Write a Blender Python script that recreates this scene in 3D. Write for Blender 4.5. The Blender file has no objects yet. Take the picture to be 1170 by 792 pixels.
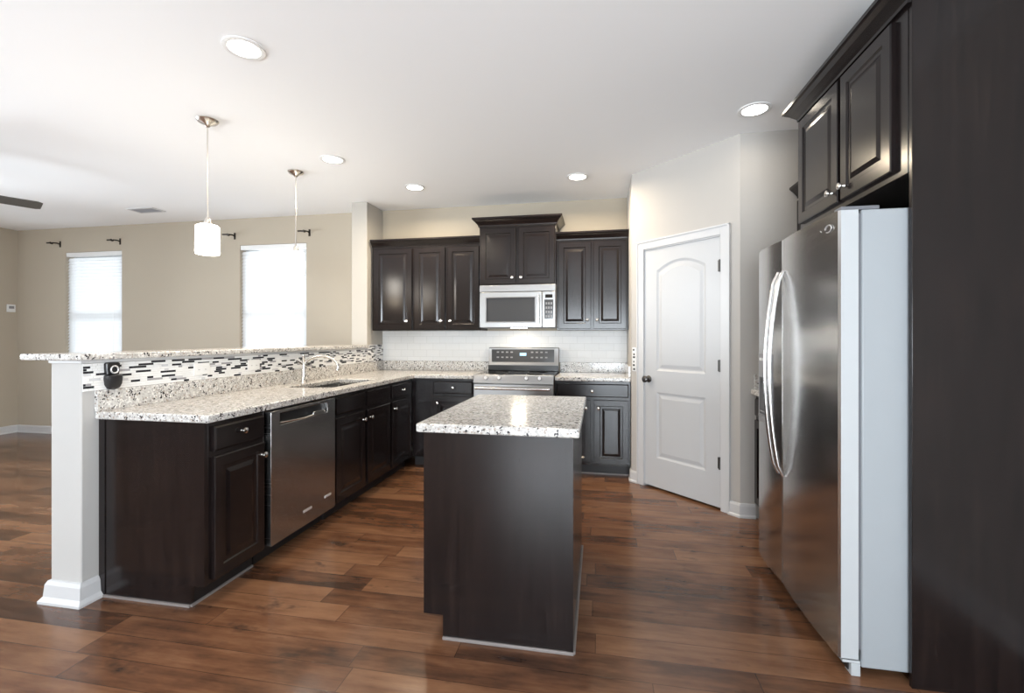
import bpy, bmesh, math, random
from mathutils import Vector, Matrix
random.seed(7)
PI = math.pi
S = bpy.context.scene
COL = S.collection

# ------------------------------------------------------------------ camera
cam = bpy.data.cameras.new('camera'); camo = bpy.data.objects.new('camera', cam); COL.objects.link(camo)
cam.sensor_width = 36.0
cam.lens = 530.7 / 1170 * 36.0
cam.shift_y = -9.9 / 1170
cam.clip_start = 0.05
camo.location = (0, 0, 1.2747)
camo.rotation_euler = (PI / 2, 0, 0.1853)
S.camera = camo

# ------------------------------------------------------------------ world, lights, exposure
S.view_settings.view_transform = 'Standard'
S.view_settings.look = 'None'
S.view_settings.exposure = 0.08
S.view_settings.gamma = 1.0
S.view_settings.use_curve_mapping = False
S.cycles.use_denoising = True
S.cycles.max_bounces = 10
S.cycles.diffuse_bounces = 6
S.cycles.glossy_bounces = 5
S.cycles.transparent_max_bounces = 12
S.cycles.sample_clamp_indirect = 6.0
S.cycles.caustics_reflective = False
S.cycles.caustics_refractive = False
W = bpy.data.worlds.new('world'); S.world = W; W.use_nodes = True
W.node_tree.nodes['Background'].inputs[0].default_value = (0.80, 0.90, 1.0, 1)
W.node_tree.nodes['Background'].inputs[1].default_value = 1.2

def area(name, loc, rot, sx, sy, power, color):
    l = bpy.data.lights.new(name, 'AREA'); l.shape = 'RECTANGLE'; l.size = sx; l.size_y = sy
    l.energy = power; l.color = color
    o = bpy.data.objects.new(name, l); COL.objects.link(o); o.location = loc; o.rotation_euler = rot
    return o
DAY = (0.85, 0.93, 1.0)
# daylight through the two blinds of the living room wall (outside the panes, shining in)
area('daylight_a', (-6.485, 5.30, 1.60), (-PI / 2, 0, 0), 0.95, 1.7, 22, DAY)
area('daylight_b', (-3.85, 5.30, 1.60), (-PI / 2, 0, 0), 0.95, 1.7, 22, DAY)
# fill lights at an unseen glass door and windows, added to light the room
area('added_fill_behind', (0.0, -3.55, 1.10), (PI / 2 + math.radians(35), 0, 0), 2.8, 2.0, 430, DAY)
area('added_fill_left', (-8.05, 0.9, 1.35), (PI / 2 + math.radians(25), 0, -PI / 2), 3.8, 1.7, 470, DAY)

area('added_fill_right', (2.0, -1.7, 1.50), (PI / 2 + math.radians(20), 0, PI / 2), 1.7, 1.3, 230, DAY)  # added at the right wall to brighten faces turned that way
WARM = (1.0, 0.84, 0.62)
CAN_POWER = 10.0
CEIL = 2.726

# ------------------------------------------------------------------ materials
def newmat(name):
    m = bpy.data.materials.new(name); m.use_nodes = True
    return m, m.node_tree, m.node_tree.nodes['Principled BSDF']

def pmat(name, col, rough=0.5, metal=0.0, coat=0.0, emit=None, estr=0, aniso=0, spec=None, alpha=None):
    m, nt, b = newmat(name)
    b.inputs['Base Color'].default_value = (*col, 1)
    b.inputs['Roughness'].default_value = rough
    b.inputs['Metallic'].default_value = metal
    b.inputs['Coat Weight'].default_value = coat
    b.inputs['Anisotropic'].default_value = aniso
    if spec is not None: b.inputs['Specular IOR Level'].default_value = spec
    if emit:
        b.inputs['Emission Color'].default_value = (*emit, 1); b.inputs['Emission Strength'].default_value = estr
    return m

class N:
    """small node-graph helper"""
    def __init__(s, nt): s.nt = nt
    def n(s, t, **kw):
        x = s.nt.nodes.new(t)
        for k, v in kw.items(): setattr(x, k, v)
        return x
    def link(s, a, b): s.nt.links.new(a, b)
    def m(s, op, a, b=None, c=None):
        x = s.n('ShaderNodeMath', operation=op)
        for i, v in enumerate((a, b, c)):
            if v is None: continue
            if isinstance(v, (int, float)): x.inputs[i].default_value = v
            else: s.link(v, x.inputs[i])
        return x.outputs[0]
    def mix(s, f, a, b, typ='MIX'):
        x = s.n('ShaderNodeMix', data_type='RGBA', blend_type=typ)
        if isinstance(f, (int, float)): x.inputs[0].default_value = f
        else: s.link(f, x.inputs[0])
        for i, v in ((6, a), (7, b)):
            if isinstance(v, tuple): x.inputs[i].default_value = (*v, 1)
            else: s.link(v, x.inputs[i])
        return x.outputs[2]
    def ramp(s, f, stops):
        x = s.n('ShaderNodeValToRGB'); e = x.color_ramp.elements
        while len(e) < len(stops): e.new(0.5)
        for i, (p, c) in enumerate(stops):
            e[i].position = p; e[i].color = (*c, 1) if isinstance(c, tuple) else (c, c, c, 1)
        s.link(f, x.inputs[0]); return x.outputs[0]
    def coords(s, kind='Object', scale=(1, 1, 1)):
        t = s.n('ShaderNodeTexCoord'); mp = s.n('ShaderNodeMapping'); mp.inputs['Scale'].default_value = scale
        s.link(t.outputs[kind], mp.inputs[0]); return mp.outputs[0]
    def noise(s, v, scale, detail=3, rough=0.5):
        x = s.n('ShaderNodeTexNoise'); x.inputs['Scale'].default_value = scale; x.inputs['Detail'].default_value = detail
        x.inputs['Roughness'].default_value = rough; s.link(v, x.inputs['Vector']); return x.outputs[0]
    def vor(s, v, scale, out=0, feature='F1'):
        x = s.n('ShaderNodeTexVoronoi', feature=feature); x.inputs['Scale'].default_value = scale
        s.link(v, x.inputs['Vector']); return x.outputs[out]
    def bump(s, h, strength, dist=0.01):
        x = s.n('ShaderNodeBump'); x.inputs['Strength'].default_value = strength; x.inputs['Distance'].default_value = dist
        s.link(h, x.inputs['Height']); return x.outputs[0]

def paint(name, col, rough=0.75):
    m, nt, b = newmat(name); g = N(nt)
    b.inputs['Base Color'].default_value = (*col, 1); b.inputs['Roughness'].default_value = rough
    h = g.noise(g.coords(), 180, 2); g.link(g.bump(h, 0.06, 0.002), b.inputs['Normal'])
    return m

def granite(name='granite'):
    m, nt, b = newmat(name); g = N(nt); v = g.coords()
    n1 = g.noise(v, 22, 3, .6)
    base = g.ramp(n1, [(0.35, (0.45, 0.43, 0.40)), (0.5, (0.54, 0.525, 0.50)), (0.66, (0.62, 0.61, 0.59))])
    vc = g.n('ShaderNodeTexVoronoi'); vc.inputs['Scale'].default_value = 125; g.link(v, vc.inputs['Vector'])
    sep = g.n('ShaderNodeSeparateColor'); g.link(vc.outputs['Color'], sep.inputs[0])
    gray = g.m('LESS_THAN', sep.outputs[0], 0.34)
    c = g.mix(g.m('MULTIPLY', gray, 0.6), base, (0.38, 0.36, 0.35))
    brown = g.m('LESS_THAN', sep.outputs[1], 0.07)
    c = g.mix(g.m('MULTIPLY', brown, 0.7), c, (0.30, 0.23, 0.18))
    big = g.noise(v, 45, 2, .5)
    blk = g.m('MULTIPLY', g.m('LESS_THAN', sep.outputs[2], 0.27), g.m('GREATER_THAN', big, 0.52))
    c = g.mix(blk, c, (0.035, 0.033, 0.035))
    wh = g.m('GREATER_THAN', sep.outputs[1], 0.80)
    c = g.mix(g.m('MULTIPLY', wh, 0.6), c, (0.86, 0.84, 0.80))
    g.link(c, b.inputs['Base Color']); b.inputs['Roughness'].default_value = 0.16
    return m

def espresso(name='espresso', axis=2):
    m, nt, b = newmat(name); g = N(nt)
    sc = [26, 26, 26]; sc[axis] = 1.6
    v = g.coords(scale=tuple(sc)); n = g.noise(v, 1.6, 4, .6)
    c = g.ramp(n, [(0.30, (0.0062, 0.0045, 0.0046)), (0.55, (0.0105, 0.0072, 0.0070)), (0.72, (0.0165, 0.0108, 0.0095))])
    g.link(c, b.inputs['Base Color'])
    b.inputs['Roughness'].default_value = 0.20
    b.inputs['Specular IOR Level'].default_value = 0.42
    g.link(g.bump(n, 0.015, 0.001), b.inputs['Normal'])
    return m

def floor_mat():
    m, nt, b = newmat('hardwood'); g = N(nt)
    t = g.n('ShaderNodeTexCoord'); sp = g.n('ShaderNodeSeparateXYZ'); g.link(t.outputs['Object'], sp.inputs[0])
    x, y = sp.outputs[0], sp.outputs[1]
    PW, PL = 0.127, 1.15
    ry = g.m('DIVIDE', y, PW); row = g.m('FLOOR', ry); fy = g.m('FRACT', ry)
    wn = g.n('ShaderNodeTexWhiteNoise', noise_dimensions='1D'); g.link(row, wn.inputs['W'])
    xx = g.m('ADD', g.m('DIVIDE', x, PL), g.m('MULTIPLY', wn.outputs[0], 7.3))
    colm = g.m('FLOOR', xx); fx = g.m('FRACT', xx)
    cv = g.n('ShaderNodeCombineXYZ'); g.link(row, cv.inputs[0]); g.link(colm, cv.inputs[1])
    w2 = g.n('ShaderNodeTexWhiteNoise', noise_dimensions='2D'); g.link(cv.outputs[0], w2.inputs['Vector'])
    r = w2.outputs[0]
    gv = g.n('ShaderNodeCombineXYZ')
    g.link(g.m('MULTIPLY', x, 1.6), gv.inputs[0]); g.link(g.m('MULTIPLY', y, 15), gv.inputs[1]); g.link(g.m('MULTIPLY', r, 50), gv.inputs[2])
    n1 = g.noise(gv.outputs[0], 1.6, 6, .62)
    gv2 = g.n('ShaderNodeCombineXYZ')
    g.link(g.m('MULTIPLY', x, 2.2), gv2.inputs[0]); g.link(g.m('MULTIPLY', y, 6), gv2.inputs[1]); g.link(g.m('MULTIPLY', r, 30), gv2.inputs[2])
    n2 = g.noise(gv2.outputs[0], 1.5, 4, .6)
    val = g.m('ADD', g.m('MULTIPLY', n1, 0.42), g.m('ADD', g.m('MULTIPLY', r, 0.26), g.m('MULTIPLY', n2, 0.50)))
    c = g.ramp(val, [(0.32, (0.028, 0.013, 0.009)), (0.45, (0.074, 0.034, 0.019)), (0.58, (0.140, 0.063, 0.032)), (0.78, (0.235, 0.118, 0.062))])
    kn = g.ramp(g.noise(g.coords(scale=(3.0, 5.5, 1)), 1.0, 4, .65), [(0.30, 1.0), (0.40, 0.0)])
    c = g.mix(g.m('MULTIPLY', kn, 0.75), c, (0.030, 0.020, 0.016))
    gy = g.m('MINIMUM', fy, g.m('SUBTRACT', 1.0, fy)); gx = g.m('MINIMUM', fx, g.m('SUBTRACT', 1.0, fx))
    gap = g.m('MAXIMUM', g.m('LESS_THAN', gy, 0.013), g.m('LESS_THAN', gx, 0.0015))
    c = g.mix(g.m('MULTIPLY', gap, 0.55), c, (0.01, 0.006, 0.004))
    g.link(c, b.inputs['Base Color'])
    g.link(g.m('ADD', g.m('MULTIPLY', n1, 0.14), 0.13), b.inputs['Roughness'])
    hgt = g.m('SUBTRACT', g.m('ADD', g.m('MULTIPLY', n2, 0.5), g.m('MULTIPLY', n1, 0.25)), g.m('MULTIPLY', gap, 0.6))
    g.link(g.bump(hgt, 0.16, 0.005), b.inputs['Normal'])
    return m

def subway_mat():
    m, nt, b = newmat('subway_tile'); g = N(nt)
    t = g.n('ShaderNodeTexCoord'); sp = g.n('ShaderNodeSeparateXYZ'); g.link(t.outputs['Object'], sp.inputs[0])
    cv = g.n('ShaderNodeCombineXYZ'); g.link(sp.outputs[0], cv.inputs[0]); g.link(sp.outputs[2], cv.inputs[1])
    br = g.n('ShaderNodeTexBrick'); g.link(cv.outputs[0], br.inputs['Vector'])
    br.inputs['Color1'].default_value = (0.70, 0.705, 0.70, 1); br.inputs['Color2'].default_value = (0.735, 0.735, 0.73, 1)
    br.inputs['Mortar'].default_value = (0.60, 0.60, 0.59, 1)
    br.inputs['Scale'].default_value = 1.0; br.inputs['Mortar Size'].default_value = 0.0018
    br.inputs['Brick Width'].default_value = 0.152; br.inputs['Row Height'].default_value = 0.076
    g.link(br.outputs['Color'], b.inputs['Base Color']); b.inputs['Roughness'].default_value = 0.42
    inv = g.m('SUBTRACT', 1.0, br.outputs['Fac']); g.link(g.bump(inv, 0.3, 0.002), b.inputs['Normal'])
    return m

def brushed(name, col, rough, axis, aniso=0.6, amount=0.10):
    m, nt, b = newmat(name); g = N(nt)
    sc = [260, 260, 260]; sc[axis] = 1.2
    n = g.noise(g.coords(scale=tuple(sc)), 1.0, 2)
    b.inputs['Base Color'].default_value = (*col, 1); b.inputs['Metallic'].default_value = 1.0
    g.link(g.m('ADD', g.m('MULTIPLY', n, amount), rough), b.inputs['Roughness'])
    b.inputs['Anisotropic'].default_value = aniso
    return m

def blind_mat():
    m, nt, b = newmat('blind_slat'); g = N(nt)
    out = nt.nodes['Material Output']; nt.nodes.remove(b)
    d = g.n('ShaderNodeBsdfDiffuse'); d.inputs[0].default_value = (0.88, 0.88, 0.87, 1)
    t = g.n('ShaderNodeBsdfTranslucent'); t.inputs[0].default_value = (0.90, 0.91, 0.92, 1)
    mx = g.n('ShaderNodeMixShader'); mx.inputs[0].default_value = 0.5
    g.link(d.outputs[0], mx.inputs[1]); g.link(t.outputs[0], mx.inputs[2]); g.link(mx.outputs[0], out.inputs[0])
    return m

def glass_mat():
    m, nt, b = newmat('window_glass'); g = N(nt)
    out = nt.nodes['Material Output']; nt.nodes.remove(b)
    t = g.n('ShaderNodeBsdfTransparent'); gl = g.n('ShaderNodeBsdfGlossy'); gl.inputs['Roughness'].default_value = 0.02
    fr = g.n('ShaderNodeFresnel'); fr.inputs[0].default_value = 1.45
    mx = g.n('ShaderNodeMixShader'); g.link(fr.outputs[0], mx.inputs[0])
    g.link(t.outputs[0], mx.inputs[1]); g.link(gl.outputs[0], mx.inputs[2]); g.link(mx.outputs[0], out.inputs[0])
    return m

MT = dict(
    wall=paint('beige_wall_paint', (0.44, 0.385, 0.305)),
    wall_grey=paint('pale_greige_paint', (0.47, 0.445, 0.415)),
    white_wall=paint('off_white_paint', (0.46, 0.45, 0.435)),
    cream=paint('cream_paint', (0.43, 0.405, 0.365)),
    ceiling=paint('ceiling_paint', (0.92, 0.925, 0.93), 0.9),
    trim=pmat('white_trim', (0.56, 0.56, 0.565), 0.35),
    doorp=pmat('white_door_paint', (0.495, 0.50, 0.51), 0.38),
    floor=floor_mat(), granite=granite(), esp=espresso(), esp_x=espresso('espresso_rail', 0),
    toe=pmat('toe_kick_dark', (0.010, 0.008, 0.008), 0.5),
    shoe=pmat('shoe_strip', (0.22, 0.195, 0.185), 0.35),
    subway=subway_mat(),
    t_white=pmat('mosaic_white', (0.82, 0.82, 0.81), 0.15), t_black=pmat('mosaic_black', (0.02, 0.02, 0.025), 0.1),
    t_grey=pmat('mosaic_grey', (0.36, 0.35, 0.36), 0.12), t_pale=pmat('mosaic_pale', (0.60, 0.60, 0.62), 0.12),
    grout=pmat('mosaic_grout', (0.66, 0.65, 0.63), 0.8),
    steel=brushed('stainless_steel', (0.53, 0.52, 0.51), 0.17, 1, .6, .06), steel_x=brushed('stainless_steel_front', (0.32, 0.315, 0.31), 0.30, 0),
    steel_h=pmat('polished_steel', (0.66, 0.65, 0.64), 0.24, 1.0),
    nickel=pmat('brushed_nickel', (0.72, 0.69, 0.65), 0.22, 1.0),
    dsteel=brushed('dark_stainless', (0.42, 0.41, 0.40), 0.24, 1, .5, .05),
    silver=pmat('silver_painted_metal', (0.31, 0.335, 0.355), 0.42, 0.0),
    silver2=pmat('silver_door_edge', (0.44, 0.46, 0.475), 0.34, 0.0),
    black=pmat('black_plastic', (0.012, 0.012, 0.013), 0.30), bglass=pmat('black_glass', (0.010, 0.010, 0.011), 0.05),
    dgrey=pmat('dark_grey_glass', (0.055, 0.057, 0.062), 0.12), mgrey=pmat('mid_grey_plastic', (0.25, 0.25, 0.26), 0.4),
    gasket=pmat('grey_gasket', (0.13, 0.135, 0.15), 0.6),
    lens=pmat('lamp_lens', (0.9, 0.9, 0.9), 0.5, emit=(1.0, 0.95, 0.86), estr=14.0),
    shade=pmat('lit_glass_shade', (0.9, 0.9, 0.9), 0.4, emit=(1.0, 0.94, 0.84), estr=20.0),
    white_pl=pmat('white_plastic', (0.78, 0.78, 0.77), 0.35), bronze=pmat('dark_bronze', (0.035, 0.028, 0.022), 0.35, 0.7),
    fan=pmat('fan_blade_grey', (0.09, 0.085, 0.075), 0.5), hinge=pmat('dark_nickel', (0.10, 0.095, 0.09), 0.35, 0.9),
    slat=blind_mat(), glass=glass_mat(), sink=pmat('sink_steel', (0.40, 0.39, 0.37), 0.25, 1.0),
    clock=pmat('clock_digits', (0.1, 0.2, 0.3), 0.4, emit=(0.5, 0.8, 1.0), estr=1.2),
    void=pmat('dark_void', (0.02, 0.018, 0.016), 0.9), vent=pmat('vent_white', (0.55, 0.55, 0.55), 0.5),
    badge=pmat('badge_silver', (0.80, 0.80, 0.80), 0.2, 0.6),
)

# ------------------------------------------------------------------ mesh builder
class MB:
    def __init__(s): s.bm = bmesh.new(); s.mi = 0
    def _f(s, vs):
        try: f = s.bm.faces.new(vs); f.material_index = s.mi; return f
        except ValueError: return None
    def box(s, x0, x1, y0, y1, z0, z1):
        p = [s.bm.verts.new(c) for c in ((x0,y0,z0),(x1,y0,z0),(x1,y1,z0),(x0,y1,z0),(x0,y0,z1),(x1,y0,z1),(x1,y1,z1),(x0,y1,z1))]
        for q in ((0,3,2,1),(4,5,6,7),(0,1,5,4),(1,2,6,5),(2,3,7,6),(3,0,4,7)): s._f([p[i] for i in q])
        return s
    def rings(s, loops, cap0=True, cap1=True, closed=True):
        L = [[s.bm.verts.new(c) for c in lp] for lp in loops]
        n = len(L[0])
        for a, b in zip(L, L[1:]):
            for i in range(n if closed else n - 1):
                j = (i + 1) % n; s._f([a[i], a[j], b[j], b[i]])
        if cap0: s._f(list(reversed(L[0])))
        if cap1: s._f(L[-1])
        return s
    def prism(s, poly, axis, a, b):
        def mk(u, v, w): return {'x': (w, u, v), 'y': (u, w, v), 'z': (u, v, w)}[axis]
        return s.rings([[mk(u, v, a) for u, v in poly], [mk(u, v, b) for u, v in poly]])
    def cyl(s, p0, p1, r0, r1=None, seg=20):
        r1 = r0 if r1 is None else r1
        p0, p1 = Vector(p0), Vector(p1); d = (p1 - p0).normalized()
        u = d.orthogonal().normalized(); v = d.cross(u)
        f = lambda p, r: [p + r * (math.cos(2*PI*i/seg) * u + math.sin(2*PI*i/seg) * v) for i in range(seg)]
        return s.rings([f(p0, r0), f(p1, r1)])
    def lathe(s, prof, o=(0,0,0), axis='z', seg=24):
        o = Vector(o); lp = []
        for r, h in prof:
            row = []
            for i in range(seg):
                c, q = r * math.cos(2*PI*i/seg), r * math.sin(2*PI*i/seg)
                row.append(o + Vector({'z': (c, q, h), 'y': (c, -h, q), 'x': (h, c, q)}[axis]))
            lp.append(row)
        return s.rings(lp)
    def tube(s, pts, r, seg=10, flat=1.0):
        pts = [Vector(p) for p in pts]; lp = []; u = None
        for i, p in enumerate(pts):
            d = (pts[min(i+1, len(pts)-1)] - pts[max(i-1, 0)]).normalized()
            if u is None: u = d.orthogonal().normalized()
            u = (u - d * u.dot(d)).normalized(); v = d.cross(u)
            rr = r[i] if isinstance(r, (list, tuple)) else r
            lp.append([p + rr * (math.cos(2*PI*k/seg) * u + flat * math.sin(2*PI*k/seg) * v) for k in range(seg)])
        return s.rings(lp)
    def sweep(s, path, prof):
        """prof = closed list of (outward offset, z); outward is to the right of travel"""
        P = [Vector(p) for p in path]; nrm = []
        for a, b in zip(P, P[1:]):
            d = (b - a).normalized(); nrm.append(Vector((d.y, -d.x)))
        lp = []
        for i, p in enumerate(P):
            if i == 0: m = nrm[0]
            elif i == len(P) - 1: m = nrm[-1]
            else:
                m = (nrm[i-1] + nrm[i]); m = m / (m.length_squared / 2)
            lp.append([(p.x + m.x * d, p.y + m.y * d, z) for d, z in prof])
        return s.rings(lp)
    def panel(s, x0, x1, z0, z1, t, rings, y=0.0):
        """slab whose front faces -Y at y-t; rings = (inset, how deep)"""
        R = lambda i, yy: [(x0+i, yy, z0+i), (x1-i, yy, z0+i), (x1-i, yy, z1-i), (x0+i, yy, z1-i)]
        return s.rings([R(0, y)] + [R(i, y - t + d) for i, d in rings])
    def slab(s, us, vs, inside, w0, w1, axis='z'):
        """slab on a grid with holes; axis = thickness axis"""
        def mk(u, v, w): return {'x': (w, u, v), 'y': (u, w, v), 'z': (u, v, w)}[axis]
        vd = {}
        def V(i, j, k):
            if (i, j, k) not in vd: vd[(i, j, k)] = s.bm.verts.new(mk(us[i], vs[j], (w0, w1)[k]))
            return vd[(i, j, k)]
        ok = lambda i, j: 0 <= i < len(us)-1 and 0 <= j < len(vs)-1 and inside((us[i]+us[i+1])/2, (vs[j]+vs[j+1])/2)
        for i in range(len(us)-1):
            for j in range(len(vs)-1):
                if not ok(i, j): continue
                for k in (0, 1): s._f([V(i,j,k), V(i+1,j,k), V(i+1,j+1,k), V(i,j+1,k)])
                if not ok(i-1, j): s._f([V(i,j,0), V(i,j+1,0), V(i,j+1,1), V(i,j,1)])
                if not ok(i+1, j): s._f([V(i+1,j,0), V(i+1,j+1,0), V(i+1,j+1,1), V(i+1,j,1)])
                if not ok(i, j-1): s._f([V(i,j,0), V(i+1,j,0), V(i+1,j,1), V(i,j,1)])
                if not ok(i, j+1): s._f([V(i,j+1,0), V(i+1,j+1,0), V(i+1,j+1,1), V(i,j+1,1)])
        return s
    def build(s, name, mats, parent=None, bevel=0.0, label=None, smooth=True, seg=2):
        bmesh.ops.recalc_face_normals(s.bm, faces=s.bm.faces[:])
        me = bpy.data.meshes.new(name); s.bm.to_mesh(me); s.bm.free()
        for m in (mats if isinstance(mats, list) else [mats]): me.materials.append(MT[m])
        if smooth:
            me.polygons.foreach_set('use_smooth', [True] * len(me.polygons)); me.set_sharp_from_angle(angle=math.radians(35))
        o = bpy.data.objects.new(name, me); COL.objects.link(o)
        if parent: o.parent = parent
        if bevel:
            b = o.modifiers.new('bevel', 'BEVEL'); b.width = bevel; b.segments = seg; b.limit_method = 'ANGLE'; b.angle_limit = math.radians(40)
            b.harden_normals = False
        if label: o['label'] = label
        return o

def tag(o, label, cat, group=None):
    o['label'] = label; o['category'] = cat
    if group: o['group'] = group
    return o
def thing(name, label, cat, loc=(0,0,0), rz=0.0, group=None):
    o = bpy.data.objects.new(name, None); COL.objects.link(o); o.empty_display_size = 0.1
    o.location = loc; o.rotation_euler = (0, 0, rz)
    return tag(o, label, cat, group)
def struct(o, label=None):
    o['kind'] = 'structure'
    if label: o['label'] = label
    return o
def dup(root, loc, rz=None, label=None):
    r = root.copy(); COL.objects.link(r); r.location = loc
    if rz is not None: r.rotation_euler = (0, 0, rz)
    if label: r['label'] = label
    for ch in list(root.children):
        c = ch.copy(); COL.objects.link(c); c.parent = r
        for g2 in list(ch.children):
            d = g2.copy(); COL.objects.link(d); d.parent = c
    return r

# ------------------------------------------------------------------ measurements
XL, XR = -7.74, 1.69          # left and right walls
YB, YF = 4.95, -3.30          # back wall, wall behind the camera
HX0, HX1, HY = -2.61, -2.43, 1.80   # half wall
HT = 1.166                    # half wall top
PX0, PY0, PX1, PY1 = 0.284, 4.259, 0.985, 3.545   # diagonal pantry wall
ZC0, ZC1 = 0.876, 0.914

# ------------------------------------------------------------------ room shell
struct(MB().box(XL-.2, XR+.2, YF-.2, YB+.2, -.12, 0).build('floor', 'floor', smooth=False), 'dark hand-scraped hardwood plank floor')
struct(MB().box(XL-.2, XR+.2, YF-.2, YB+.2, CEIL, CEIL+.12).build('ceiling', 'ceiling', smooth=False))
WINS = [(-6.935, -6.035, .72, 2.40), (-4.30, -3.40, .72, 2.40)]
us = sorted({XL-.2, XR+.2, *[w[0] for w in WINS], *[w[1] for w in WINS]}); vs = [0, .72, 2.40, CEIL]
struct(MB().slab(us, vs, lambda u, v: not any(w[0] < u < w[1] and w[2] < v < w[3] for w in WINS), YB, YB+.16, 'y').build('wall_back', 'wall', smooth=False))
struct(MB().slab([YF-.2, -1.1, 2.9, YB+.2], [0, .55, 2.30, CEIL], lambda u, v: not (-1.1 < u < 2.9 and .55 < v < 2.30), XL-.16, XL, 'x').build('wall_left', 'wall', smooth=False))
struct(MB().slab([YF-.2, -2.6, -.8, YB+.2], [0, .85, 2.20, CEIL], lambda u, v: not (-2.6 < u < -.8 and .85 < v < 2.20), XR, XR+.16, 'x').build('wall_right', 'wall_grey', smooth=False))
FW = [(-1.4, 1.4, .0, 2.15)]
us = sorted({XL-.2, XR+.2, *[w[0] for w in FW], *[w[1] for w in FW]}); vs = [0, 2.15, CEIL]
struct(MB().slab(us, vs, lambda u, v: not any(w[0] < u < w[1] and w[2] < v < w[3] for w in FW), YF-.16, YF, 'y').build('wall_front', 'wall', smooth=False))
# half wall and wing wall
struct(MB().box(HX0, HX1, HY, 4.58, 0, HT).build('wall_peninsula', 'white_wall', bevel=.006), 'off-white half wall behind the peninsula cabinets')
struct(MB().box(HX0, HX1, 4.58, YB, 0, CEIL).build('wall_wing', 'cream', bevel=.006), 'full-height off-white wall stub at the far end of the breakfast bar')
# pantry walls (return, diagonal with door hole, front)
m = MB(); m.box(PX0, PX0+.11, PY0+.0, YB, 0, CEIL)
struct(m.build('wall_pantry_side', 'wall_grey', smooth=False))
dx, dy = PX1-PX0, PY1-PY0; DL = math.hypot(dx, dy); DA = math.atan2(dy, dx)
Md = Matrix.Translation((PX0, PY0, 0)) @ Matrix.Rotation(DA, 4, 'Z')
D0, D1, DH = .142, .858, 2.035
o = MB().slab([0, D0, D1, DL], [0, DH, CEIL], lambda u, v: not (D0 < u < D1 and v < DH), 0, .11, 'y').build('wall_pantry', 'wall_grey', smooth=False)
o.matrix_world = Md; struct(o, 'diagonal pantry wall with the white door')
struct(MB().box(PX1, XR, PY1, PY1+.11, 0, CEIL).build('wall_pantry_front', 'wall_grey', smooth=False))

BASEP = [(0,0),(.022,0),(.022,.012),(.014,.022),(.014,.082),(.008,.096),(0,.10)]
def baseboard(name, path, k=1.0):
    return struct(MB().sweep(path, [(d*k, z) for d, z in BASEP]).build(name, 'trim', smooth=False))
baseboard('baseboard_left', [(XL, YF), (XL, YB)])
baseboard('baseboard_back', [(XL+.022, YB), (HX0, YB)])
BP2 = [(0,0),(.034,0),(.034,.012),(.020,.030),(.016,.085),(.008,.102),(0,.105)]
struct(MB().sweep([(HX0, 4.94), (HX0, HY), (HX1, HY), (HX1, 1.875)], BP2).build('baseboard_peninsula', 'trim', smooth=False))
cd = Vector((dx, dy)) / DL
P0 = Vector((PX0, PY0))
a0 = P0 + cd * .078; a1 = P0 + cd * .922
baseboard('baseboard_pantry', [(PX0, 4.335), (PX0, PY0), tuple(a0)])
baseboard('baseboard_pantry_right', [tuple(a1), (PX1, PY1), (1.085, PY1)])
baseboard('baseboard_right', [(XR, 1.9), (XR, YF)])
struct(MB().box(HX0-.007, HX1+.0085, HY-.007, 4.579, 1.152, 1.1665).build('trim_1', 'trim', bevel=.003), 'thin white moulding under the bar top')

# ------------------------------------------------------------------ windows behind the blinds, then added unseen ones
def window(n, x0, x1, z0, z1, y, s=1):
    f = MB().slab([x0, x0+.05, x1-.05, x1], [z0, z0+.05, (z0+z1)/2-.025, (z0+z1)/2+.025, z1-.05, z1],
        lambda u, v: not (x0+.05 < u < x1-.05 and (z0+.05 < v < (z0+z1)/2-.025 or (z0+z1)/2+.025 < v < z1-.05)), y, y+.05, 'y').build('window_%d' % n, 'trim', smooth=False)
    struct(f)
    p = MB().box(x0+.05, x1-.05, y+.022, y+.026, z0+.05, z1-.05).build('pane', 'glass', f, smooth=False)
    MB().box(x0-.02, x1+.02, y-.16 if s > 0 else y+.05, y if s > 0 else y+.2, z0-.022, z0).build('window_sill', 'trim', f, bevel=.004)
    return f
for k, w in enumerate(WINS): window(k+1, *w, YB+.10)
f = struct(MB().slab([-1.1, -1.04, .87, .93, 2.84, 2.9], [.55, .61, 2.24, 2.30], lambda u, v: not (.61 < v < 2.24 and (-1.04 < u < .87 or .93 < u < 2.84)), XL-.13, XL-.08, 'x').build('window_3', 'trim', smooth=False))  # unseen window in the left wall, added to let fill light in
MB().box(XL-.107, XL-.103, -1.04, 2.84, .61, 2.24).build('pane', 'glass', f, smooth=False)
f = struct(MB().slab([-2.6, -2.54, -1.73, -1.67, -.86, -.8], [.85, .91, 2.14, 2.20], lambda u, v: not (.91 < v < 2.14 and (-2.54 < u < -1.73 or -1.67 < u < -.86)), XR+.08, XR+.13, 'x').build('window_4', 'trim', smooth=False))  # unseen window in the right wall, added for its fill light
MB().box(XR+.103, XR+.107, -2.54, -.86, .91, 2.14).build('pane', 'glass', f, smooth=False)
f = struct(MB().slab([-1.4, -1.33, -.05, .05, 1.33, 1.4], [0, .08, 2.07, 2.15], lambda u, v: not ((.08 < v < 2.07) and (-1.33 < u < -.05 or .05 < u < 1.33)), YF-.13, YF-.08, 'y').build('added_door_behind', 'trim', smooth=False), 'unseen glass door behind the camera, added to light the room')  # unseen door, added as the opening for the rear fill light
MB().box(-1.33, 1.33, YF-.107, YF-.103, .08, 2.07).build('pane', 'glass', f, smooth=False)

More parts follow.
